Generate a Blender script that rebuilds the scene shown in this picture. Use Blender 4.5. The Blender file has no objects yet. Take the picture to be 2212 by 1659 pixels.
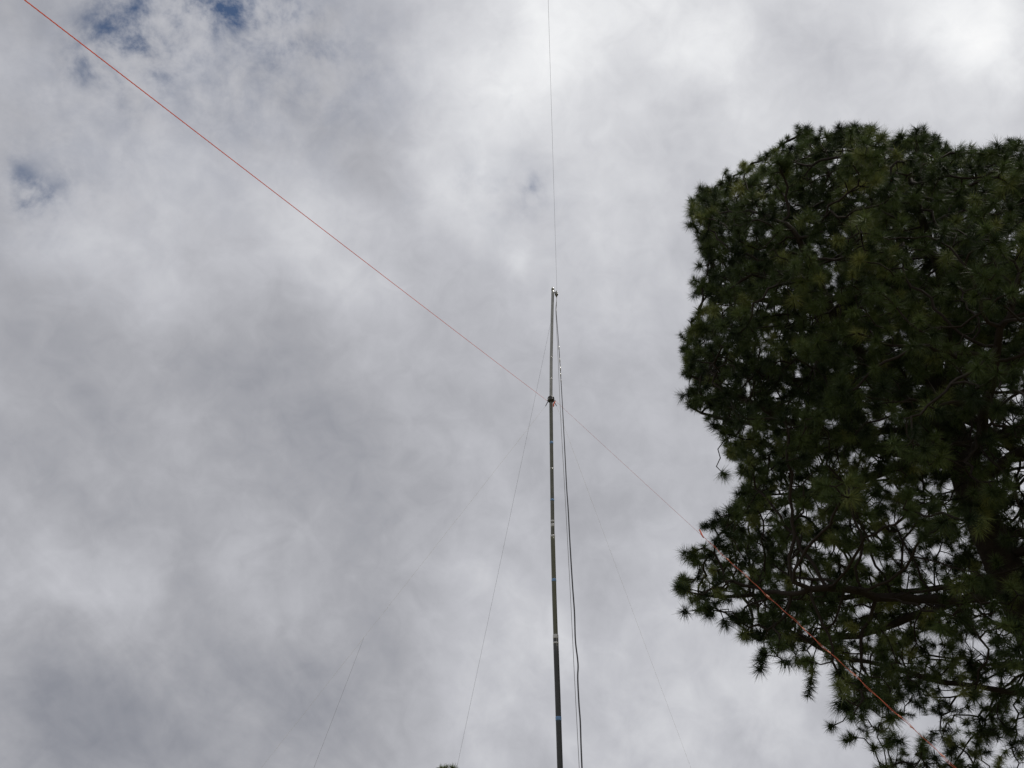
import bpy, bmesh, math, random
import numpy as np
from mathutils import Vector, Matrix, noise as mnoise

R = math.radians
S = bpy.context.scene
COL = S.collection
rng = np.random.default_rng(11)
random.seed(11)

# ------------------------------------------------------------------ camera
PITCH = R(38.0)
EYE = np.array([0.0, 0.0, 1.6])
FD = 1915.0                      # focal length in pixels of the 2212 x 1659 view of the photograph
cam_d = bpy.data.cameras.new('camera')
cam_d.sensor_fit = 'HORIZONTAL'
cam_d.sensor_width = 36.0
cam_d.lens = 36.0 * FD / 2212.0
cam_d.clip_start = 0.05
cam_d.clip_end = 5000.0
cam = bpy.data.objects.new('camera', cam_d)
cam.location = EYE
cam.rotation_euler = (math.pi / 2 + PITCH, 0, 0)
COL.objects.link(cam)
S.camera = cam
CP, SP = math.cos(PITCH), math.sin(PITCH)


def ray(x, y):
    """direction (right, forward, up) seen at pixel x, y of the 2212 wide view"""
    a, b = x - 1106.0, 829.5 - y
    return np.array([a, FD * CP - b * SP, FD * SP + b * CP])


def at(x, y, F):
    """the point F metres ahead of the camera along the ground seen at pixel x, y"""
    d = ray(x, y)
    return EYE + d * (F / d[1])


def src(x, y, F):
    return at(x / 1.0271, y / 1.0271, F)


def project(P):
    q = np.asarray(P) - EYE
    dep = q[..., 1] * CP + q[..., 2] * SP
    b = -q[..., 1] * SP + q[..., 2] * CP
    return 1106 + FD * q[..., 0] / dep, 829.5 - FD * b / dep, dep


def depth_of(P):
    return float(project(np.asarray(P))[2])


# ------------------------------------------------------------------ view, sun, sky
S.view_settings.view_transform = 'Standard'
S.view_settings.look = 'None'
S.view_settings.exposure = 0.0
S.view_settings.gamma = 1.0

SUN_EL, SUN_AZ = R(64), R(92)
sd = bpy.data.lights.new('sun', 'SUN')
sd.energy = 2.2
sd.angle = R(7)
sd.color = (1.0, 0.95, 0.87)
so = bpy.data.objects.new('sun', sd)
sv = Vector((math.sin(SUN_AZ) * math.cos(SUN_EL), math.cos(SUN_AZ) * math.cos(SUN_EL), math.sin(SUN_EL)))
so.rotation_euler = sv.to_track_quat('Z', 'Y').to_euler()
so.location = sv * 60
COL.objects.link(so)

W = bpy.data.worlds.new('World')
S.world = W
W.use_nodes = True
NT = W.node_tree
NT.nodes.clear()


class G:
    """small helper for wiring nodes"""
    def __init__(self, nt):
        self.nt = nt

    def node(self, kind, **kw):
        n = self.nt.nodes.new(kind)
        for k, v in kw.items():
            setattr(n, k, v)
        return n

    def put(self, sock, v):
        if isinstance(v, bpy.types.NodeSocket):
            self.nt.links.new(v, sock)
        else:
            sock.default_value = v

    def m(self, op, a, b=None, c=None, clamp=False):
        n = self.node('ShaderNodeMath', operation=op, use_clamp=clamp)
        for i, v in enumerate((a, b, c)):
            if v is not None:
                self.put(n.inputs[i], v)
        return n.outputs[0]

    def v(self, op, a, b=None, scale=None):
        n = self.node('ShaderNodeVectorMath', operation=op)
        self.put(n.inputs[0], a)
        if b is not None:
            self.put(n.inputs[1], b)
        if scale is not None:
            self.put(n.inputs['Scale'], scale)
        return n.outputs['Value'] if op in ('DOT_PRODUCT', 'LENGTH', 'DISTANCE') else n.outputs['Vector']

    def noise(self, vec, scale, detail=4, rough=0.5, dist=0.0, col=False):
        n = self.node('ShaderNodeTexNoise')
        self.put(n.inputs['Vector'], vec)
        n.inputs['Scale'].default_value = scale
        n.inputs['Detail'].default_value = detail
        n.inputs['Roughness'].default_value = rough
        n.inputs['Distortion'].default_value = dist
        return n.outputs['Color'] if col else n.outputs['Fac']

    def smooth(self, x, lo, hi, a=0.0, b=1.0):
        n = self.node('ShaderNodeMapRange', interpolation_type='SMOOTHSTEP')
        self.put(n.inputs['Value'], x)
        n.inputs['From Min'].default_value = lo
        n.inputs['From Max'].default_value = hi
        n.inputs['To Min'].default_value = a
        n.inputs['To Max'].default_value = b
        return n.outputs['Result']


def lin(*c):
    return tuple(((v / 255) / 12.92 if v / 255 <= 0.04045 else ((v / 255 + 0.055) / 1.055) ** 2.4) for v in c)


g = G(NT)
tc = g.node('ShaderNodeTexCoord')
D = g.v('NORMALIZE', tc.outputs['Generated'])
sep = g.node('ShaderNodeSeparateXYZ')
NT.links.new(D, sep.inputs[0])
# the cloud deck: a flat layer overhead, seen in perspective
zc = g.m('ADD', g.m('MAXIMUM', sep.outputs['Z'], 0.02), 0.22)
comb = g.node('ShaderNodeCombineXYZ')
g.put(comb.inputs[0], g.m('DIVIDE', sep.outputs['X'], zc))
g.put(comb.inputs[1], g.m('DIVIDE', sep.outputs['Y'], zc))
deck = comb.outputs[0]
cs2 = g.node('ShaderNodeCombineXYZ')
sa = R(8)
g.put(cs2.inputs[0], g.m('MULTIPLY', g.v('DOT_PRODUCT', deck, (math.cos(sa), -math.sin(sa), 0)), 1.5))
g.put(cs2.inputs[1], g.m('MULTIPLY', g.v('DOT_PRODUCT', deck, (math.sin(sa), math.cos(sa), 0)), .55))
streak = cs2.outputs[0]
# turbulence that frays the edges of the cloud masses
w1 = g.v('SCALE', g.v('SUBTRACT', g.noise(D, 5.0, 3, 0.55, col=True), (0.5, 0.5, 0.5)), scale=0.13)
w2 = g.v('SCALE', g.v('SUBTRACT', g.noise(D, 17.0, 4, 0.6, col=True), (0.5, 0.5, 0.5)), scale=0.055)
DW = g.v('NORMALIZE', g.v('ADD', g.v('ADD', D, w1), w2))

# thick and thin parts of the deck: direction (as seen from the camera's spot), angular size, brightness
BLOBS = [
    (1560, 130, 85, .13), (2050, 15, 110, .14), (2200, 90, 80, .13), (1180, 20, 120, .11), (1350, 40, 130, .09),
    (1750, 60, 420, .105), (1250, 150, 330, .07), (1700, 250, 120, .05), (2150, 200, 200, .03),
    (1850, 190, 120, -.06), (1600, 280, 110, -.08), (1270, 130, 70, -.05), (1420, 260, 90, -.02),
    (1050, 160, 150, .07), (960, 300, 120, .05), (740, 350, 90, -.07), (860, 330, 90, -.03), (700, 170, 120, -.02),
    (620, 400, 120, .04), (400, 270, 130, .05), (150, 240, 110, .03), (20, 60, 120, -.05), (300, 400, 110, .01),
    (980, 470, 130, .09), (1110, 570, 40, .09), (690, 510, 80, .07), (790, 610, 90, .06), (240, 540, 150, .05), (100, 500, 90, .04),
    (1030, 590, 60, -.05), (1160, 430, 80, -.07), (1300, 420, 130, .03), (1200, 750, 200, .0),
    (10, 540, 70, -.05), (160, 690, 160, -.05), (370, 770, 130, -.07), (540, 830, 130, -.07), (620, 880, 150, -.05),
    (130, 960, 150, -.08), (480, 900, 400, -.05), (330, 1160, 110, -.11), (680, 1090, 130, -.05), (850, 1010, 140, -.04),
    (20, 1010, 90, .04), (400, 980, 120, .03), (110, 1230, 110, .07), (200, 1350, 120, .11), (480, 1250, 110, .01), (580, 1360, 90, .06),
    (20, 1420, 130, -.09), (60, 1590, 150, -.17), (300, 1480, 150, -.07), (560, 1540, 150, -.10), (300, 1610, 160, -.08),
    (420, 1450, 300, -.03), (740, 1600, 110, -.06), (700, 1450, 130, -.05),
    (1150, 1480, 110, .07), (1060, 1570, 90, .03), (980, 1350, 130, .01), (1330, 1340, 110, .03), (1600, 1480, 220, .07), (1400, 1600, 140, .02),
    (1300, 1130, 150, -.05), (1050, 1060, 120, -.01), (1400, 900, 160, .02), (1350, 620, 160, .01), (1500, 1000, 120, .03),
]
acc = 0.720
for (px, py, pr, amp) in BLOBS:
    if not amp:
        continue
    d = ray(px, py)
    d = d / np.linalg.norm(d)
    k = 2.0 / (pr * 1.15 / FD) ** 2
    e = g.m('EXPONENT', g.m('MULTIPLY_ADD', g.v('DOT_PRODUCT', DW, tuple(d)), k, -k))
    acc = g.m('MULTIPLY_ADD', e, amp * (.8 if amp > 0 else .58), acc)
# the deck's own texture
low = g.smooth(sep.outputs['Z'], 0.30, 0.75, 1.0, 0.25)       # streaks show where the deck is seen flat
n_streak = g.m('SUBTRACT', g.noise(streak, 3.6, 6, 0.55, 0.6), 0.5)
n_puff = g.m('SUBTRACT', g.noise(D, 7.0, 7, 0.52, 0.3), 0.5)
n_fine = g.m('SUBTRACT', g.noise(D, 30.0, 5, 0.58, 0.7), 0.5)
acc = g.m('MULTIPLY_ADD', g.m('MULTIPLY', n_streak, low), 0.20, acc)
acc = g.m('MULTIPLY_ADD', n_puff, 0.23, acc)
acc = g.m('MULTIPLY_ADD', n_fine, 0.085, acc)
ramp = g.node('ShaderNodeValToRGB')
NT.links.new(acc, ramp.inputs[0])
stops = [(0.45, (108, 113, 126)), (0.58, (146, 148, 156)), (0.66, (167, 168, 174)), (0.75, (190, 191, 197)),
         (0.85, (216, 217, 221)), (0.93, (238, 239, 241)), (1.0, (255, 255, 255))]
el = ramp.color_ramp.elements
while len(el) < len(stops):
    el.new(0.5)
for i, (p, c) in enumerate(stops):
    el[i].position = p
    el[i].color = lin(*c) + (1,)
# gaps where blue sky shows through
HOLES = [(243, 60, 44, 1.3), (175, 12, 34, .85), (385, 20, 40, 1.1), (468, 26, 42, 1.15), (310, 10, 70, .6), (205, 112, 45, .62), (560, 45, 60, .72),
         (350, 120, 60, .55), (300, 30, 120, .3), (530, 70, 80, .4), (640, 60, 60, .45), (250, 130, 60, .4),
         (108, 385, 34, 1.15), (62, 425, 32, 1.0), (140, 415, 55, .5), (1162, 405, 26, .9), (1180, 425, 50, .4), (1052, 172, 26, .8), (1110, 190, 18, .8),
         (1000, 400, 40, .35), (1060, 425, 25, .4), (700, 150, 70, .35), (845, 450, 25, .35)]
DH = g.v('NORMALIZE', g.v('ADD', g.v('ADD', D, w1), g.v('SCALE', w2, scale=0.7)))
hole = 0.0
for (px, py, pr, amp) in HOLES:
    d = ray(px, py)
    d = d / np.linalg.norm(d)
    k = 2.0 / (pr * 1.1 / FD) ** 2
    e = g.m('EXPONENT', g.m('MULTIPLY_ADD', g.v('DOT_PRODUCT', DH, tuple(d)), k, -k))
    hole = g.m('MULTIPLY_ADD', e, amp, hole)
rag = g.noise(D, 19.0, 8, 0.62, 0.15)
hole = g.m('SUBTRACT', 1.0, g.m('EXPONENT', g.m('MULTIPLY', hole, -0.9)))
hole = g.m('MULTIPLY', hole, g.smooth(rag, 0.34, 0.74))
hole = g.smooth(hole, 0.0, 0.95, 0.0, 0.80)
for (px, py, pr, amp) in ((330, 30, 260, .36), (560, 60, 200, .18), (90, 400, 150, .18), (1160, 420, 120, .10), (700, 130, 200, .12), (1030, 400, 120, .05)):   # thin veils
    d = ray(px, py)
    d = d / np.linalg.norm(d)
    k = 2.0 / (pr / FD) ** 2
    e = g.m('EXPONENT', g.m('MULTIPLY_ADD', g.v('DOT_PRODUCT', DW, tuple(d)), k, -k))
    hole = g.m('MULTIPLY_ADD', g.m('MULTIPLY', e, g.smooth(rag, .30, .68)), amp, hole)
sky = g.node('ShaderNodeTexSky')
sky.sky_type = 'NISHITA'
sky.sun_disc = False
sky.sun_elevation = SUN_EL
sky.sun_rotation = SUN_AZ
sky.altitude = 1500
sky.dust_density = 0.6
bg_sky = g.node('ShaderNodeBackground')
bg_sky.inputs['Strength'].default_value = 0.078
NT.links.new(sky.outputs[0], bg_sky.inputs['Color'])
bg_cloud = g.node('ShaderNodeBackground')
bg_cloud.inputs['Strength'].default_value = 1.0
NT.links.new(ramp.outputs[0], bg_cloud.inputs['Color'])
mixs = g.node('ShaderNodeMixShader')
g.put(mixs.inputs[0], hole)
NT.links.new(bg_cloud.outputs[0], mixs.inputs[1])
NT.links.new(bg_sky.outputs[0], mixs.inputs[2])
wout = g.node('ShaderNodeOutputWorld')
NT.links.new(mixs.outputs[0], wout.inputs['Surface'])


# ------------------------------------------------------------------ materials
def mat(name, c, rough=0.6, metal=0.0, var=0.25, vscale=8.0, trans=0.0, spec=0.5, bump=0.0):
    m = bpy.data.materials.new(name)
    m.use_nodes = True
    nt = m.node_tree
    h = G(nt)
    b = nt.nodes['Principled BSDF']
    b.inputs['Roughness'].default_value = rough
    b.inputs['Metallic'].default_value = metal
    b.inputs['Specular IOR Level'].default_value = spec
    t = h.node('ShaderNodeTexCoord')
    n = h.noise(t.outputs['Object'], vscale, 5, 0.6)
    mx = h.node('ShaderNodeMix', data_type='RGBA')
    h.put(mx.inputs[0], n)
    mx.inputs[6].default_value = tuple(v * (1 - var) for v in c) + (1,)
    mx.inputs[7].default_value = tuple(min(1, v * (1 + var)) for v in c) + (1,)
    nt.links.new(mx.outputs[2], b.inputs['Base Color'])
    if bump:
        bp = h.node('ShaderNodeBump')
        bp.inputs['Strength'].default_value = bump
        h.put(bp.inputs['Height'], n)
        nt.links.new(bp.outputs[0], b.inputs['Normal'])
    if trans:
        tr = h.node('ShaderNodeBsdfTranslucent')
        nt.links.new(mx.outputs[2], tr.inputs[0])
        ms = h.node('ShaderNodeMixShader')
        ms.inputs[0].default_value = trans
        nt.links.new(b.outputs[0], ms.inputs[1])
        nt.links.new(tr.outputs[0], ms.inputs[2])
        nt.links.new(ms.outputs[0], nt.nodes['Material Output'].inputs[0])
    return m


M = {}
M['bright_metal'] = mat('galvanised_steel', (.30, .30, .275), .24, .5, .35, 14)
M['worn_metal'] = mat('worn_steel', (.12, .12, .095), .26, .4, .45, 16)
M['olive'] = mat('olive_paint', (.105, .105, .066), .42, .2, .25, 22)
M['charcoal'] = mat('charcoal_paint', (.045, .047, .045), .40, .25, .3, 24)
M['black'] = mat('black_plastic', (.03, .03, .028), .35, 0, .3, 30)
M['tape'] = mat('blue_tape', (.14, .27, .48), .35, 0, .2, 60)
M['clear_tape'] = mat('clear_tape', (.5, .5, .48), .2, .3, .35, 70)
M['rope'] = mat('orange_rope', (.98, .36, .19), .7, 0, .1, 60, .7, .2)
M['faded_rope'] = mat('faded_orange_rope', (.66, .17, .10), .75, 0, .3, 40, .3, .2)
M['knot_glint'] = mat('pale_knot_glint', (.80, .42, .30), .7, 0, .2, 60, .2, .2)  # paler than the rope: light sparkle painted into the knot colour
M['grey_cord'] = mat('grey_cord', (.20, .20, .20), .7, 0, .15, 30)
M['yellow_cord'] = mat('yellow_cord', (.80, .76, .60), .7, 0, .12, 30, .45)
M['dark_cord'] = mat('dark_cord', (.10, .10, .10), .7, 0, .15, 30)
M['cable'] = mat('black_cable', (.05, .05, .052), .35, 0, .2, 30)
M['bark'] = mat('pine_bark', (.032, .025, .020), .95, 0, .6, 11, 0, .1, 1.0)
M['twig'] = mat('pine_twig', (.027, .021, .017), .9, 0, .35, 9, 0, .2)
M['ground'] = mat('dry_grass', (.17, .15, .08), .95, 0, .45, .6, 0, .1, .4)


def needle_mat(name, c0, c1, c2):
    m = bpy.data.materials.new(name)
    m.use_nodes = True
    nt = m.node_tree
    h = G(nt)
    b = nt.nodes['Principled BSDF']
    b.inputs['Roughness'].default_value = .55
    b.inputs['Specular IOR Level'].default_value = .18
    a = h.node('ShaderNodeAttribute', attribute_name='tint')
    rp = h.node('ShaderNodeValToRGB')
    nt.links.new(a.outputs['Fac'], rp.inputs[0])
    e = rp.color_ramp.elements
    e.new(0.6)
    for i, (p, c) in enumerate(((0.0, c0), (0.62, c1), (1.0, c2))):
        e[i].position = p
        e[i].color = c + (1,)
    nt.links.new(rp.outputs[0], b.inputs['Base Color'])
    tr = h.node('ShaderNodeBsdfTranslucent')
    nt.links.new(rp.outputs[0], tr.inputs[0])
    ms = h.node('ShaderNodeMixShader')
    ms.inputs[0].default_value = .15
    nt.links.new(b.outputs[0], ms.inputs[1])
    nt.links.new(tr.outputs[0], ms.inputs[2])
    nt.links.new(ms.outputs[0], nt.nodes['Material Output'].inputs[0])
    return m


M['needles'] = needle_mat('pine_needles', (.020, .034, .014), (.098, .140, .046), (.27, .29, .10))
M['young_needles'] = needle_mat('young_pine_needles', (.09, .12, .03), (.14, .17, .045), (.18, .19, .06))


# ------------------------------------------------------------------ mesh helpers
class MB:
    def __init__(self):
        self.v, self.f = [], []

    def tube(self, pts, radii, n=8, cap=True):
        pts = [Vector(p) for p in pts]
        if not hasattr(radii, '__len__'):
            radii = [radii] * len(pts)
        b = len(self.v)
        t = (pts[1] - pts[0]).normalized()
        u = t.orthogonal().normalized()
        for i, p in enumerate(pts):
            if i:
                t2 = (pts[min(i + 1, len(pts) - 1)] - pts[i - 1]).normalized()
                u = (u - t2 * u.dot(t2))
                u = u.normalized() if u.length > 1e-6 else t2.orthogonal().normalized()
                t = t2
            w = t.cross(u)
            for k in range(n):
                a = 2 * math.pi * k / n
                self.v.append(tuple(p + (u * math.cos(a) + w * math.sin(a)) * radii[i]))
        for i in range(len(pts) - 1):
            for k in range(n):
                k2 = (k + 1) % n
                self.f.append((b + i * n + k, b + i * n + k2, b + (i + 1) * n + k2, b + (i + 1) * n + k))
        if cap:
            self.f.append(tuple(b + k for k in range(n))[::-1])
            e = b + (len(pts) - 1) * n
            self.f.append(tuple(e + k for k in range(n)))
        return self

    def build(self, name, material, parent=None, smooth=True):
        me = bpy.data.meshes.new(name)
        me.from_pydata(self.v, [], self.f)
        me.materials.append(material)
        if smooth:
            me.polygons.foreach_set('use_smooth', [True] * len(me.polygons))
        me.update()
        o = bpy.data.objects.new(name, me)
        COL.objects.link(o)
        if parent:
            o.parent = parent
            o.matrix_parent_inverse = Matrix.Translation(-parent.location)
        return o


def tag(o, label=None, cat=None, group=None, kind=None):
    for k, v in (('label', label), ('category', cat), ('group', group), ('kind', kind)):
        if v:
            o[k] = v
    return o


def empty(name, loc):
    o = bpy.data.objects.new(name, None)
    o.location = tuple(loc)
    o.empty_display_size = .3
    COL.objects.link(o)
    return o


def spline(pts, n=12):
    """Catmull-Rom through pts"""
    P = [np.asarray(p, float) for p in pts]
    P = [2 * P[0] - P[1]] + P + [2 * P[-1] - P[-2]]
    out = []
    for i in range(1, len(P) - 2):
        for k in range(n):
            t = k / n
            a, b, c, d = P[i - 1], P[i], P[i + 1], P[i + 2]
            out.append(.5 * ((2 * b) + (c - a) * t + (2 * a - 5 * b + 4 * c - d) * t * t + (3 * b - a - 3 * c + d) * t ** 3))
    out.append(P[-2])
    return out


def to_ground(a, b):
    a, b = np.asarray(a), np.asarray(b)
    t = a[2] / (a[2] - b[2])
    return a + (b - a) * t


def sagged(a, b, sag, n=40):
    return [np.asarray(a) + (np.asarray(b) - np.asarray(a)) * t - np.array([0, 0, sag * 4 * t * (1 - t)]) for t in np.linspace(0, 1, n)]


# ------------------------------------------------------------------ ground
def build_ground():
    bm = bmesh.new()
    rings = [0, 6, 12, 20, 32, 50, 90, 160, 400, 1200, 3000]
    prev = [bm.verts.new((0, 0, 0))]
    for r in rings[1:]:
        cur = []
        for k in range(40):
            a = 2 * math.pi * k / 40
            x, y = r * math.cos(a), r * math.sin(a)
            cur.append(bm.verts.new((x, y, 0.0 if r > 400 or r < 7 else (mnoise.noise(Vector((x * .05, y * .05, 3))) * .05))))
        for k in range(40):
            k2 = (k + 1) % 40
            if len(prev) == 1:
                bm.faces.new((prev[0], cur[k], cur[k2]))
            else:
                bm.faces.new((prev[k], cur[k], cur[k2], prev[k2]))
        prev = cur
    me = bpy.data.meshes.new('ground')
    bm.to_mesh(me)
    bm.free()
    me.materials.append(M['ground'])
    o = bpy.data.objects.new('ground', me)
    COL.objects.link(o)
    tag(o, 'dry grassy ground below the mast', None, None, 'structure')


build_ground()

# ------------------------------------------------------------------ the mast
MF = 9.0
AX = [(1226.6, 638), (1225.0, 700), (1222.9, 800), (1222.4, 885), (1223.0, 940), (1223.6, 1000), (1224.6, 1070), (1225.4, 1120),
      (1226.3, 1190), (1229.8, 1320), (1232.9, 1415), (1237.0, 1530), (1242.6, 1704)]
axis = [src(x, y, MF) for x, y in AX]
foot = axis[-1].copy()
foot[2] = -0.05
foot[0] = axis[-1][0] + .006
axis.append(foot)
AZ = np.array([p[2] for p in axis])[::-1]
AXX = np.array([p[0] for p in axis])[::-1]


def mast_at(z):
    return np.array([np.interp(z, AZ, AXX), MF, z])


def z_of(ysrc):
    return src(1225, ysrc, MF)[2]


mast = empty('radio_mast', (foot[0], MF, 0))
tag(mast, 'tall telescoping metal mast with black guy ring and blue tape bands', 'mast')


def section(y0, y1, dia, name, material, n=20):
    za, zb = (z_of(y0) if y0 else -0.05), z_of(y1)
    zs = np.linspace(za, zb, 28)
    mb = MB()
    mb.tube([mast_at(z) for z in zs], [dia / 2] * len(zs), n)
    return mb.build(name, material, mast)


s1 = section(None, 1418, .0570, 'mast_section', M['charcoal'])
s2 = section(1424, 1190, .0495, 'mast_section', M['olive'])
s3 = section(1194, 888, .0440, 'mast_section', M['worn_metal'])
s4 = section(890, 642, .0395, 'mast_section', M['bright_metal'])
s1['label'] = 'dark charcoal bottom section'
s2['label'] = 'olive section'
s3['label'] = 'worn steel section'
s4['label'] = 'bright top section'


def band(y, h_px, dia, name, material):
    z = z_of(y)
    hz = abs(z_of(y + h_px / 2) - z_of(y - h_px / 2)) / 2
    mb = MB()
    rr = dia / 2
    prof = [(-hz, rr - .0015), (-hz * .8, rr), (hz * .8, rr), (hz, rr - .0015)]
    mb.tube([mast_at(z + dz) for dz, _ in prof], [r for _, r in prof], 20)
    return mb.build(name, material, mast)


for y, hh, dd in ((1595, 9, .0600), (1288, 6, .0525), (1110, 4, .0470), (983, 5, .0470)):
    band(y, hh, dd, 'tape_band', M['tape'])
for y, hh, dd in ((1413, 9, .0585), (1427, 4, .0590), (1190, 5, .0520), (1157, 4, .0468), (1166, 7, .0462), (1040, 2, .0455), (842, 2.5, .0415), (793, 1.5, .0408)):
    band(y, hh, dd, 'joint_wrap', M['clear_tape'])
# rounded cap on the tip
mb = MB()
zt = z_of(642)
mb.tube([mast_at(zt - .02), mast_at(zt), mast_at(zt + .02), mast_at(zt + .034), mast_at(zt + .04)], [.0215, .0215, .019, .011, .002], 16)
mb.build('end_cap', M['bright_metal'], mast)
# guy ring: a fat collar with eye lugs
zr = z_of(886)
ring = MB()
prof = [(-.040, .024), (-.038, .033), (-.026, .041), (-.009, .044), (-.004, .040), (.004, .040), (.009, .044), (.024, .041), (.037, .033), (.040, .024)]
ring.tube([mast_at(zr + a) for a, _ in prof], [b for _, b in prof], 28)
ring_o = ring.build('guy_ring', M['black'], mast)
ring_c = mast_at(zr)
LUGS = {}
for nm, (dx, dy) in {'left': (-.83, .55), 'right': (.85, .52), 'front_left': (-.6, -.8), 'front_right': (.6, -.8)}.items():
    e0 = ring_c + np.array([dx * .042, dy * .042, -.01])
    e1 = ring_c + np.array([dx * .085, dy * .085, -.075])
    lg = MB()
    lg.tube([e0, .5 * (e0 + e1), e1], [.006, .005, .004], 8)
    lg.build('eye_lug', M['black'], mast)
    LUGS[nm] = e1
# pulley on a short bracket at the tip
zp = z_of(652)
pc = mast_at(zp) + np.array([.052, -.012, 0])
mb = MB()
mb.tube([mast_at(zp) + np.array([.015, -.003, .01]), pc + np.array([0.0, 0, .03])], .008, 8)
br = mb.build('pulley_bracket', M['bright_metal'], mast)
mb = MB()
for s in (-1, 1):
    mb.tube([pc + np.array([0, s * .016, -.055]), pc + np.array([0, s * .017, 0]), pc + np.array([0, s * .012, .036])], [.010, .017, .008], 8)
mb.build('pulley_cheek', M['bright_metal'], mast)
mb = MB()
prof = [(-.010, .024), (-.006, .024), (-.001, .017), (.001, .017), (.006, .024), (.010, .024)]
mb.tube([pc + np.array([0, a, -.02]) for a, _ in prof], [r for _, r in prof], 18)
mb.build('pulley_wheel', M['black'], mast)


# ------------------------------------------------------------------ lines
def line(name, pts, r, material, label, cat, group=None, n=8):
    mb = MB()
    mb.tube(pts, r, n)
    base = mb.build(name, material)
    tag(base, label, cat, group)
    return base


def laid_rope(name, pts, r, material, label, cat, group, turns_per_m=14):
    """a three strand rope: three strands twisted round the line"""
    P = [Vector(p) for p in pts]
    L = sum((P[i + 1] - P[i]).length for i in range(len(P) - 1))
    t = (P[-1] - P[0]).normalized()
    u = t.orthogonal().normalized()
    w = t.cross(u)
    n = max(60, int(L * turns_per_m * 6))
    mb = MB()
    seg = len(P) - 1
    for s in range(3):
        q = []
        for i in range(n + 1):
            f = i / n * seg
            j = min(int(f), seg - 1)
            c = P[j].lerp(P[j + 1], f - j)
            a = 2 * math.pi * (i / n * L * turns_per_m + s / 3)
            q.append(c + (u * math.cos(a) + w * math.sin(a)) * r * .52)
        mb.tube(q, r * .56, 5)
    o = mb.build(name, material)
    tag(o, label, cat, group)
    return o


GUYS = 'guy lines staying the mast'
# orange rope passing over the camera to an anchor behind it
a0 = LUGS['front_left']
a1 = at(70, 0, 1.2)
e = to_ground(a0, a1)
laid_rope('guy_rope', sagged(a0, e, .02, 60), .0017, M['rope'], 'long orange rope slanting from the mast ring over open cloudy sky', 'rope', GUYS)
# orange rope down to the right in front of the pine, doubled back on itself below a tensioner
b0 = LUGS['front_right']
b1 = at(2070, 1659, 5.2)
be = to_ground(b0, b1)


def on_b(px):
    lo, hi = 0.0, 1.0
    for _ in range(40):
        mid = (lo + hi) / 2
        if project(b0 + (be - b0) * mid)[0] < px:
            lo = mid
        else:
            hi = mid
    return lo


t_d = on_b(1512)
rope_b = laid_rope('guy_rope', sagged(b0, be, .015, 60), .0012, M['faded_rope'], 'thin orange rope running from the mast ring down across the pine tree', 'rope', GUYS)
uB = Vector(be - b0).normalized()
side = uB.cross(Vector((0, 1, 0))).normalized()
mb = MB()
q = []
for i in range(221):
    t = t_d + (1 - t_d) * i / 220
    p = Vector(b0 + (be - b0) * t)
    p.z -= .015 * 4 * t * (1 - t)
    wob = .006 * math.sin(i * .31) + .005 * math.sin(i * .83 + 1)
    q.append(p + side * (-.004 + wob) + Vector((0, -.006, 0)))
mb.tube(q, .0012, 6)
s = mb.build('returned_strand', M['faded_rope'], rope_b)
mb = MB()
pt = Vector(b0 + (be - b0) * t_d)
mb.tube([pt + side * .018 - uB * .04, pt + side * .008, pt - side * .006 + uB * .05, pt - side * .014 + uB * .09], [.005, .007, .007, .004], 8)
mb.build('tensioner', M['faded_rope'], rope_b)
for px in (1572, 1612, 1658, 1735, 1790, 1838, 1845, 1942, 1968, 2035):  # knots along the rope, some added only as painted sparkles of light
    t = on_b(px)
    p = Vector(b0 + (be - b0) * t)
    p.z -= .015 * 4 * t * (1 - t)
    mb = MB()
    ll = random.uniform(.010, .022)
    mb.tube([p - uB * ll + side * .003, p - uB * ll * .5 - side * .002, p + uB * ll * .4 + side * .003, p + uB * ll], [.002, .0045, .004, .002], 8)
    mb.build('rope_lump', M['knot_glint'], rope_b)
# knot of orange rope under the ring
mb = MB()
kp = ring_c + np.array([.030, -.030, -.115])
mb.tube([b0, kp + np.array([.0, 0, .02]), kp, kp + np.array([-.004, 0, -.025])], [.005, .009, .010, .005], 8)
mb.build('rope_lump', M['rope'], rope_b)

# thin grey guy from just below the tip
c0 = mast_at(z_of(716)) + np.array([-.018, .008, 0])
c1 = at(985, 1659, 10.6)
line('guy_line', sagged(c0, to_ground(c0, c1), .05), .0011, M['grey_cord'], 'thin grey guy line from upper mast down past the little treetop', 'guy line', GUYS)
# two pale guys from the ring
d0 = LUGS['left']
d1 = at(608, 1600, 13.2)
de = to_ground(d0, d1)
pl = sagged(d0, de, .03)
line('guy_line', pl, .0007, M['yellow_cord'], 'faint pale guy line from mast ring slanting far to lower left', 'guy line', GUYS)
e0 = LUGS['right']
e1 = at(1494, 1659, 11.5)
line('guy_line', sagged(e0, to_ground(e0, e1), .03), .0007, M['yellow_cord'], 'faint pale guy line from mast ring down between cable and pine', 'guy line', GUYS)
# dark cord tied to the pale guy
best = min(np.linspace(0, 1, 400), key=lambda t: abs(project(d0 + (de - d0) * t)[1] - 1372))
f0 = d0 + (de - d0) * best - np.array([0, 0, .03 * 4 * best * (1 - best)])
f1 = at(678, 1659, f0[1] - 1.2)
line('tie_cord', sagged(f0, to_ground(f0, f1), .0), .0013, M['dark_cord'], 'short dark cord dropping from the faint pale guy at lower left', 'cord')
# wire antenna running from the pulley over the camera
h0 = pc + np.array([.006, -.02, -.01])
h1 = at(1184, 0, 4.2)
he = h0 + (h1 - h0) * 3.2
line('antenna_wire', sagged(h0, he, .10, 60), .0011, M['dark_cord'], 'thin dark antenna wire rising from the mast tip to the top edge', 'wire')
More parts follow.
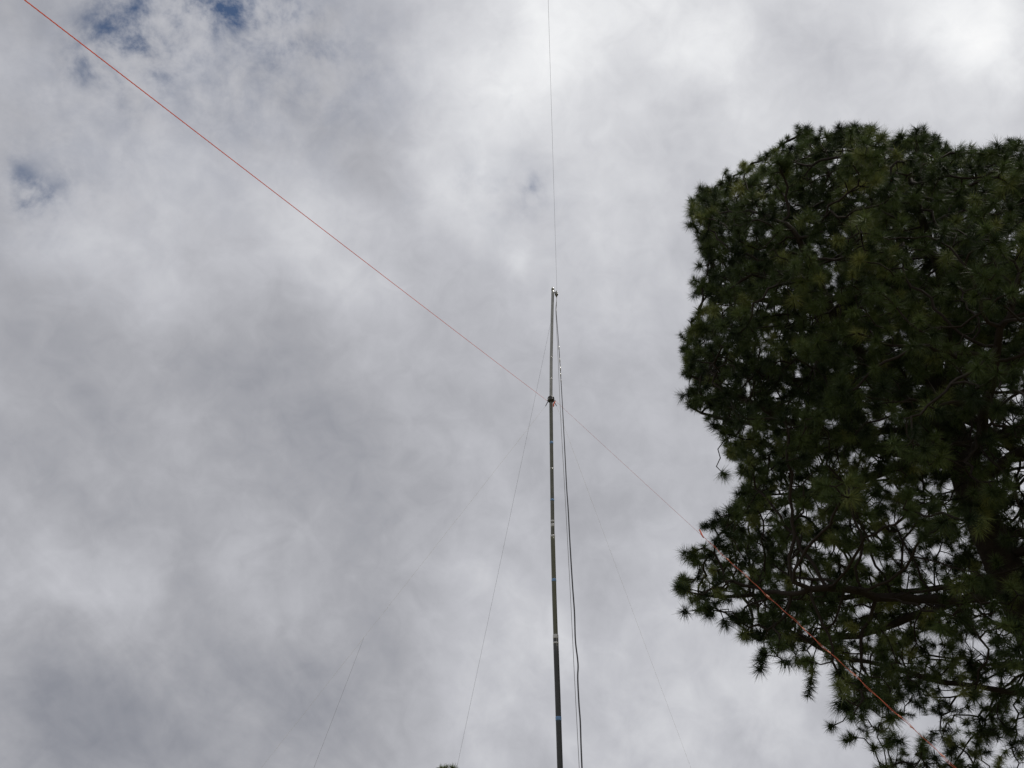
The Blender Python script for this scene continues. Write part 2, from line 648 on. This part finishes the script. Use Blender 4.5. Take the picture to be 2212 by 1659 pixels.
# halyard and feed cable hanging from the pulley
HAL = [(1232, 668), (1238.4, 799), (1244.0, 925), (1254.6, 1115), (1265.6, 1320), (1275.0, 1510), (1285.2, 1704)]
hp = spline([src(x, y, MF - .06 - i * .02) for i, (x, y) in enumerate(HAL)], 8)
hp[0] = pc + np.array([.012, 0, -.02])
tail = hp[-1] + (hp[-1] - hp[-9]) / abs(hp[-1][2] - hp[-9][2]) * hp[-1][2]
line('halyard', hp + [tail], .0026, M['grey_cord'], 'thin grey halyard hanging straight between mast and black cable', 'halyard')
CAB = [(1233.4, 684), (1238.6, 751), (1242.6, 809), (1246.8, 880), (1249.2, 925), (1252.6, 990), (1254.4, 1025), (1257.4, 1085), (1260.6, 1130),
       (1264.0, 1195), (1267.2, 1250), (1270.6, 1304), (1274.6, 1360), (1276.6, 1420), (1281.2, 1460), (1282.6, 1480), (1281.8, 1505), (1284.4, 1560),
       (1287.4, 1600), (1289.0, 1650), (1291.2, 1704)]
cp = [src(x, y, MF - .10 - i * .012) for i, (x, y) in enumerate(CAB)]
cs = spline(cp, 6)
cs[0] = pc + np.array([.004, 0, -.045])
tail = cs[-1] + np.array([.02, -.01, -1.2])
tail2 = np.array([tail[0] + .03, tail[1] - .02, 0.01])
rad = [.0040 + .0034 * min(1, i / 60) for i in range(len(cs))] + [.0076, .0076]
cable = line('feed_cable', cs + [tail, tail2], rad, M['cable'], 'black wavy feed cable hanging beside the mast', 'cable')
for i, (y0, y1) in enumerate(((768, 775), (795, 803), (813, 822), (828, 834), (843, 846))):
    pa = src(np.interp(y0, [c[1] for c in CAB], [c[0] for c in CAB]), y0, MF - .135)
    pb = src(np.interp(y1, [c[1] for c in CAB], [c[0] for c in CAB]), y1, MF - .135)
    MB().tube([pa, pb], .0068, 8).build('cable_wrap', M['clear_tape'], cable)


# ------------------------------------------------------------------ pines
def in_poly(x, y, poly):
    x = np.asarray(x)
    y = np.asarray(y)
    ins = np.zeros(x.shape, bool)
    n = len(poly)
    for i in range(n):
        x0, y0 = poly[i]
        x1, y1 = poly[(i + 1) % n]
        c = ((y0 > y) != (y1 > y)) & (x < (x1 - x0) * (y - y0) / (y1 - y0 + 1e-9) + x0)
        ins ^= c
    return ins


def colonize(nodes, parent, owner, attr, step, kill, infl, far, up=.12, iters=90, jitter=.18):
    """grow twigs from the nodes towards the attraction points"""
    nodes = list(map(np.asarray, nodes))
    parent, owner = list(parent), list(owner)
    N = np.array(nodes)
    alive = np.ones(len(attr), bool)
    near = np.full(len(attr), -1)
    dist = np.full(len(attr), 1e9)
    for c in range(0, len(N), 500):
        d = np.linalg.norm(attr[:, None] - N[None, c:c + 500], axis=2)
        j = d.argmin(1)
        dm = d[np.arange(len(attr)), j]
        up_ = dm < dist
        dist[up_] = dm[up_]
        near[up_] = j[up_] + c
    kids = {}
    for it in range(iters):
        alive &= dist > kill
        act = np.where(alive & ((dist < infl) | far))[0]
        if not len(act):
            break
        by = {}
        for a in act:
            by.setdefault(near[a], []).append(a)
        new, newp = [], []
        for nid, al in by.items():
            p = nodes[nid]
            v = attr[al] - p
            v = (v / (np.linalg.norm(v, axis=1)[:, None] + 1e-9)).mean(0)
            v = v + rng.normal(0, jitter, 3)
            v[2] += up
            L = np.linalg.norm(v)
            if L < .15:
                a = al[rng.integers(len(al))]
                v = attr[a] - p
                L = np.linalg.norm(v) + 1e-9
            q = p + v / L * step
            if any(np.linalg.norm(q - nodes[k]) < step * .35 for k in kids.get(nid, ())):
                a = al[rng.integers(len(al))]
                v = attr[a] - p + rng.normal(0, .1, 3)
                q = p + v / (np.linalg.norm(v) + 1e-9) * step
                if any(np.linalg.norm(q - nodes[k]) < step * .3 for k in kids.get(nid, ())):
                    continue
            new.append(q)
            newp.append(nid)
        if not new:
            break
        base = len(nodes)
        for i, (q, pp) in enumerate(zip(new, newp)):
            nodes.append(q)
            parent.append(pp)
            owner.append(owner[pp])
            kids.setdefault(pp, []).append(base + i)
        Q = np.array(new)
        ai = np.where(alive)[0]
        for c in range(0, len(Q), 400):
            d = np.linalg.norm(attr[ai][:, None] - Q[None, c:c + 400], axis=2)
            j = d.argmin(1)
            dm = d[np.arange(len(ai)), j]
            u = dm < dist[ai]
            dist[ai[u]] = dm[u]
            near[ai[u]] = base + c + j[u]
    return np.array(nodes), np.array(parent), np.array(owner)


def needle_mesh(name, tips, dirs, tints, count, length, width, parent, material):
    """tufts of long needles fanning out round the end of each twig"""
    rep_ = np.repeat(np.arange(len(tips)), count)
    k = len(rep_)
    d = dirs / np.linalg.norm(dirs, axis=1)[:, None]
    ref = np.where(np.abs(d[:, 2:3]) < .9, np.array([[0, 0, 1.0]]), np.array([[1.0, 0, 0]]))
    u = np.cross(d, ref)
    u /= np.linalg.norm(u, axis=1)[:, None]
    w = np.cross(d, u)
    d, u, w = d[rep_], u[rep_], w[rep_]
    full = rng.uniform(88, 140, len(tips))[rep_]        # some tufts are brushes, some are full globes
    stem = rng.uniform(.05, .17, len(tips))[rep_]
    scale = rng.uniform(.66, 1.22, len(tips))[rep_]
    sparse = np.asarray(width)[rep_] if hasattr(width, '__len__') else width
    ph = rng.uniform(0, 2 * np.pi, k)
    s = rng.uniform(0, 1, k)
    th = np.radians(4 + full * np.sqrt(rng.uniform(0, 1, k)) * (1.08 - .4 * s))
    L = length * rng.uniform(.74, 1.08, k) * scale
    base = tips[rep_] + d * ((s - 1) * stem)[:, None]
    nd = d * np.cos(th)[:, None] + (u * np.cos(ph)[:, None] + w * np.sin(ph)[:, None]) * np.sin(th)[:, None]
    nd += rng.normal(0, .07, (k, 3))
    sw = np.cross(nd, rng.normal(0, 1, (k, 3)))
    sw /= np.linalg.norm(sw, axis=1)[:, None] + 1e-9
    sw *= (sparse / 2 * np.ones(k))[:, None]
    tip = base + nd * L[:, None]
    tip[:, 2] -= L * .10 * rng.uniform(0, 1.6, k)
    base = base + nd * (L * .04)[:, None]
    V = np.stack([base - sw, base + sw, tip], axis=1).reshape(-1, 3)
    me = bpy.data.meshes.new(name)
    me.vertices.add(3 * k)
    me.vertices.foreach_set('co', V.astype(np.float32).ravel())
    me.loops.add(3 * k)
    me.loops.foreach_set('vertex_index', np.arange(3 * k, dtype=np.int32))
    me.polygons.add(k)
    me.polygons.foreach_set('loop_start', (np.arange(k) * 3).astype(np.int32))
    me.polygons.foreach_set('loop_total', np.full(k, 3, np.int32))
    me.update(calc_edges=True)
    tv = np.clip(tints[rep_] + rng.normal(0, .07, k), 0, 1)
    at_ = me.attributes.new('tint', 'FLOAT', 'POINT')
    at_.data.foreach_set('value', np.repeat(tv, 3).astype(np.float32))
    me.materials.append(material)
    o = bpy.data.objects.new(name, me)
    COL.objects.link(o)
    o.parent = parent
    o.matrix_parent_inverse = Matrix.Translation(-parent.location)
    print(name, 'needles', k)
    return o


def wood(nodes, parent, owner, tip_r, expo, root, trunk_extra=None, trunk_count=0):
    """tubes for trunk and every limb from the grown skeleton"""
    n = len(nodes)
    kids = [[] for _ in range(n)]
    for i in range(n):
        if parent[i] >= 0:
            kids[parent[i]].append(i)
    acc_ = np.zeros(n)
    order = np.argsort(-np.array(depth_index(parent)))
    for i in order:
        if not kids[i]:
            acc_[i] = tip_r ** expo
        if parent[i] >= 0:
            acc_[parent[i]] += acc_[i]
    rad_ = acc_ ** (1 / expo)
    if trunk_extra is not None:
        rad_[:trunk_count] = np.maximum(rad_[:trunk_count], trunk_extra)
    meshes = {}
    done = np.zeros(n, bool)
    starts = [0]
    while starts:
        s_ = starts.pop()
        chain = [s_]
        own = owner[s_]
        cur = s_
        while True:
            ks = kids[cur]
            if not ks:
                break
            same = [k for k in ks if owner[k] == own]
            nxt = max(same, key=lambda k: rad_[k]) if same else None
            for k in ks:
                if k != nxt:
                    starts.append(k)
            if nxt is None:
                break
            chain.append(nxt)
            cur = nxt
        pp = parent[s_]
        pts = [nodes[i] for i in chain]
        rr = [rad_[i] for i in chain]
        if pp >= 0:
            pts = [nodes[pp]] + pts
            rr = [min(rad_[pp], rr[0] * 1.15)] + rr
        if len(pts) < 2:
            continue
        rr[-1] *= .6
        big = max(rr)
        sides = 14 if own == 0 else (8 if big > .03 else (5 if big > .014 else 4))
        meshes.setdefault(own, MB()).tube(pts, rr, sides, cap=False)
    for own in sorted(meshes):
        meshes[own].build('trunk' if own == 0 else 'limb', M['bark'] if own == 0 else M['twig'], root)
    return kids, rad_


def depth_index(parent):
    dpt = [0] * len(parent)
    for i in range(len(parent)):
        if parent[i] >= 0:
            dpt[i] = dpt[parent[i]] + 1
    return dpt


def big_pine():
    TX, TY = 7.30, 12.0
    root = empty('pine_tree', (TX, TY, 0))
    tag(root, 'large dark long needled pine filling the right side against the clouds', 'tree')
    # outline of the crown
    OUT = [(2400, 250), (2212, 290), (2165, 285), (2125, 320), (2095, 342), (2060, 318), (2020, 285), (1990, 268), (1945, 285), (1910, 285), (1875, 262), (1822, 258),
           (1790, 285), (1745, 266), (1705, 268), (1690, 305), (1640, 315), (1615, 342), (1565, 352), (1550, 385), (1500, 390), (1478, 430),
           (1472, 500), (1502, 540), (1492, 600), (1505, 680), (1452, 728), (1456, 765), (1485, 815), (1460, 855), (1505, 890), (1535, 950), (1560, 1000), (1600, 1040),
           (1565, 1085), (1515, 1125), (1540, 1165), (1480, 1180), (1470, 1225), (1440, 1255), (1470, 1330), (1560, 1365), (1625, 1400), (1700, 1440), (1790, 1450),
           (1800, 1520), (1830, 1580), (1850, 1620), (1880, 1700), (1960, 2100), (2500, 2300), (3300, 2300), (3300, 250)]
    TIPS = [(1714, 278), (1745, 282), (1823, 270), (1865, 272), (1895, 290), (1952, 292), (1997, 280), (2020, 297), (2075, 332), (2173, 300), (2134, 328),
            (1645, 325), (1672, 322), (1565, 365), (1515, 402), (1491, 437), (1483, 466), (1489, 499), (1503, 592), (1505, 640), (1466, 733), (1468, 766),
            (1480, 812), (1469, 858), (1490, 862), (1536, 1012), (1563, 1023), (1602, 1062), (1579, 1090), (1526, 1139), (1473, 1190), (1500, 1192), (1451, 1258), (1460, 1275),
            (1487, 1336), (1530, 1325), (1567, 1357), (1600, 1372), (1641, 1455), (1686, 1423), (1651, 1417), (1747, 1510), (1757, 1423), (1792, 1582), (1821, 1607), (1884, 1624),
            (1640, 1330), (1700, 1345), (1830, 1540), (1840, 1480), (1552, 1240), (1620, 1230)]
    zs = np.array([2.2, 3.5, 5, 7, 9, 11, 13, 15, 16.5, 17.6, 18.3, 18.6])
    rs = np.array([.8, 2.6, 4.2, 5.3, 5.4, 5.2, 4.9, 4.5, 3.8, 2.7, 1.4, .3])

    def Rz(z):
        return np.interp(z, zs, rs)

    # ---- trunk
    nodes, parent, owner = [], [], []
    tz = np.arange(-.1, 16.0, .3)
    for i, z in enumerate(tz):
        nodes.append(np.array([TX + .10 * math.sin(z * .5) + .05 * math.sin(z * 1.3), TY + .09 * math.sin(z * .43 + 1), z]))
        parent.append(i - 1)
        owner.append(0)
    nt_ = len(nodes)
    # ---- primary limbs
    oid = 0
    z = 4.2
    az = .4
    while z < 15.8:
        for w_ in range(int(rng.integers(2, 4))):
            az += 2.4 + rng.normal(0, .25)
            oid += 1
            zz = z + rng.normal(0, .12)
            i0 = int(np.argmin(np.abs(tz - zz)))
            h = (zz - 4) / 13
            pitch = R(-14 + 66 * h ** 1.3 + rng.normal(0, 8))
            p = nodes[i0].copy()
            cur = i0
            L = Rz(min(zz + .8, 18)) * rng.uniform(.72, .92)
            hd = np.array([math.cos(az), math.sin(az)])
            run = 0
            bend = rng.normal(0, .10)
            while run < L:
                a = az + bend * run
                ph = pitch + R(22) * (run / L) ** 2 + rng.normal(0, .07)
                p = p + .25 * np.array([math.cos(a) * math.cos(ph), math.sin(a) * math.cos(ph), math.sin(ph)])
                p = p + rng.normal(0, .018, 3)
                px, py, _ = project(p)
                if (run > 1.0 or p[2] > 13) and not in_poly(px - 12, py - 14, OUT):
                    break
                nodes.append(p.copy())
                parent.append(cur)
                owner.append(oid)
                cur = len(nodes) - 1
                run += .25
        z += rng.uniform(.55, .8)
    # ---- attraction points: gathered in clumps, each the end of a small bough
    centres = []
    tries = 0
    while len(centres) < 2300 and tries < 60:
        tries += 1
        c = np.stack([rng.uniform(-5.5, 5.5, 3000), rng.uniform(-5.5, 5.5, 3000), rng.uniform(2.4, 18.4, 3000)], axis=1)
        r = np.hypot(c[:, 0], c[:, 1])
        rz = Rz(c[:, 2])
        front = np.where(c[:, 1] < 0, .7, .4)
        ok = (r < rz) & (rng.uniform(0, 1, len(c)) < front + (1 - front) * (r / rz) ** 1.3)
        ok &= rng.uniform(0, 1, len(c)) < np.interp(c[:, 2], [2, 6, 9, 12, 18], [.26, .42, .80, 1, 1])
        c = c[ok] + np.array([TX, TY, 0])
        x, y, dep = project(c)
        lump = np.array([mnoise.noise(Vector((p[1] * .9, p[2] * .8, 4.0))) for p in c])
        edge = 32 + 105 * lump + rng.uniform(-8, 14, len(c))     # boughs reach out unevenly
        ok = in_poly(x - edge, y, OUT) & in_poly(x - edge * .4, y - edge * .7, OUT) & in_poly(x - 8, y + edge * .7, OUT) & in_poly(x - 4, y - 4, OUT)
        for p in c[ok]:
            gap = np.interp(p[2], [5, 10, 14], [.60, .42, .36])
            if centres and min(((np.array(centres[-2300:]) - p) ** 2).sum(1)) < gap ** 2:
                continue
            centres.append(p)
            if len(centres) >= 2300:
                break
    pts = []
    for p in centres:
        m_ = int(rng.integers(9, 19))
        rr = rng.uniform(.20, .38)
        q = rng.normal(0, 1, (m_, 3))
        q /= np.linalg.norm(q, axis=1)[:, None]
        q *= (rng.uniform(.35, 1, m_) ** .5 * rr)[:, None]
        out = np.array([p[0] - TX, p[1] - TY, .6 * abs(p[0] - TX) + .2])
        out /= np.linalg.norm(out)
        q = q * np.array([1.1, 1.1, .75]) + out * .10
        pts += list(p + q)
    pts = np.array(pts)
    x, y, _ = project(pts)
    j1, j2 = rng.uniform(0, 44, len(pts)) ** 1.0, rng.uniform(0, 50, len(pts))
    pts = pts[in_poly(x - j1, y, OUT) & in_poly(x, y - 8 - j1 * .4, OUT) & in_poly(x - 4, y + j2, OUT)]
    tips, lone = [], []
    for (x, y) in TIPS:
        F = TY - 1.5 + rng.uniform(-.6, .8) if y < 1100 else TY - 1.2 + rng.uniform(-.8, .6)
        t0 = at(x, y, F)
        lone.append(t0)
        back = np.array([TX, TY, t0[2] - .8]) - t0
        back /= np.linalg.norm(back)
        for dd in (.14, .26, .38, .52, .68, .85, 1.05):
            tips.append(t0 + back * dd + rng.normal(0, .15, 3))
    lp, lo_ = np.array(nodes[nt_:]), np.array(owner[nt_:])
    for o_ in range(1, oid + 1):
        q = lp[lo_ == o_]
        for p in q[len(q) // 2::2]:
            for _ in range(4):
                tips.append(p + rng.normal(0, .16, 3) + np.array([0, 0, .05]))
    tips = np.array(tips)
    x, y, _ = project(tips)
    tips = tips[in_poly(x, y - 6, OUT) & in_poly(x - 5, y, OUT)]
    tips = np.vstack([tips, np.array(lone)])
    attr = np.vstack([pts, tips])
    far = np.zeros(len(attr), bool)
    far[len(pts):] = True
    N, P, O = colonize(nodes, parent, owner, attr, .15, .14, 2.6, far)
    extra = np.interp(tz, [0, 1, 8, 14, 17], [.36, .30, .22, .11, .03])
    kids, rad_ = wood(N, P, O, .0078, 2.6, root, extra, nt_)
    leaf = [i for i in range(nt_, len(N)) if not kids[i]]
    ex, ey, _ = project(N)
    rim = ~(in_poly(ex - 38, ey, OUT) & in_poly(ex - 10, ey - 34, OUT) & in_poly(ex - 10, ey + 34, OUT))
    second = [i for i in range(nt_, len(N)) if kids[i] and ((rad_[i] < .0125 and rng.uniform() < .32) or (rim[i] and rad_[i] < .024 and rng.uniform() < .6))]
    T = np.array([N[i] for i in leaf] + [N[i] for i in second])
    dr = np.array([N[i] - N[P[i]] for i in leaf] + [N[i] - N[P[i]] + rng.normal(0, .12, 3) for i in second])
    dr = dr / (np.linalg.norm(dr, axis=1)[:, None] + 1e-9)
    dr[:, 2] += .25
    tint = np.clip(rng.normal(.35, .27, len(T)), 0, .88)
    lump = np.array([mnoise.noise(Vector(tuple(p * .7 + 7))) for p in T])
    tint = np.clip(tint + .42 * lump, 0, 1)
    # a few bronze tufts near the top left
    bx = np.linalg.norm(T - at(1650, 320, TY - 1.4), axis=1) < .8
    tint[bx] = np.clip(tint[bx] + .4, 0, 1)
    x, y, dep = project(T)
    seen = (x < 2260) & (y < 1720)
    back = T[:, 1] > TY + 2.5
    cnt = np.where(seen, np.where(back, 130, 205), 60)
    wid = np.where(seen, np.where(back, .0074, .0062), .0110)
    needle_mesh('crown', T + dr * .03, dr, tint, cnt, .158, wid, root, M['needles'])
    print('centres', len(centres), 'attr', len(attr), 'leaf', len(leaf), 'sec', len(second))
    print('big pine: nodes', len(N), 'tufts', len(T), 'limbs', oid)


big_pine()


def little_pine():
    top = at(963, 1649, 27.0)
    root = empty('pine_tree', (top[0], top[1], 0))
    tag(root, 'bushy green tip of a small pine peeking over the bottom edge', 'tree')
    H = top[2] - .10
    nodes, parent, owner = [], [], []
    tz = np.arange(-.1, H - .05, .3)
    for i, z in enumerate(tz):
        nodes.append(np.array([top[0] + .04 * math.sin(z), top[1] + .04 * math.sin(z * .8), z]))
        parent.append(i - 1)
        owner.append(0)
    nt_ = len(nodes)
    oid, az, z = 0, 0.0, 1.2
    while z < H - .15:
        for _ in range(6):
            az += 1.1 + rng.normal(0, .2)
            oid += 1
            i0 = int(np.argmin(np.abs(tz - z)))
            L = .10 + .34 * (H - z) ** .75
            p = nodes[i0].copy()
            cur = i0
            run = 0
            while run < L:
                ph = R(45 + 25 * run / L)
                p = p + .18 * np.array([math.cos(az) * math.cos(ph), math.sin(az) * math.cos(ph), math.sin(ph)]) + rng.normal(0, .015, 3)
                nodes.append(p.copy())
                parent.append(cur)
                owner.append(oid)
                cur = len(nodes) - 1
                run += .18
        z += .55 if z < H - 2 else .16
    N, P, O = np.array(nodes), np.array(parent), np.array(owner)
    extra = np.interp(tz, [0, H], [.16, .015])
    kids, rad_ = wood(N, P, O, .007, 2.3, root, extra, nt_)
    sel = [i for i in range(nt_, len(N))] + [nt_ - 1]
    T = N[sel]
    dr = np.array([N[i] - N[P[i]] for i in sel])
    dr = dr / np.linalg.norm(dr, axis=1)[:, None]
    dr[:, 2] += .3
    needle_mesh('crown', T, dr, np.clip(rng.normal(.5, .2, len(T)), 0, 1), np.full(len(T), 110), .20, .011, root, M['young_needles'])


little_pine()
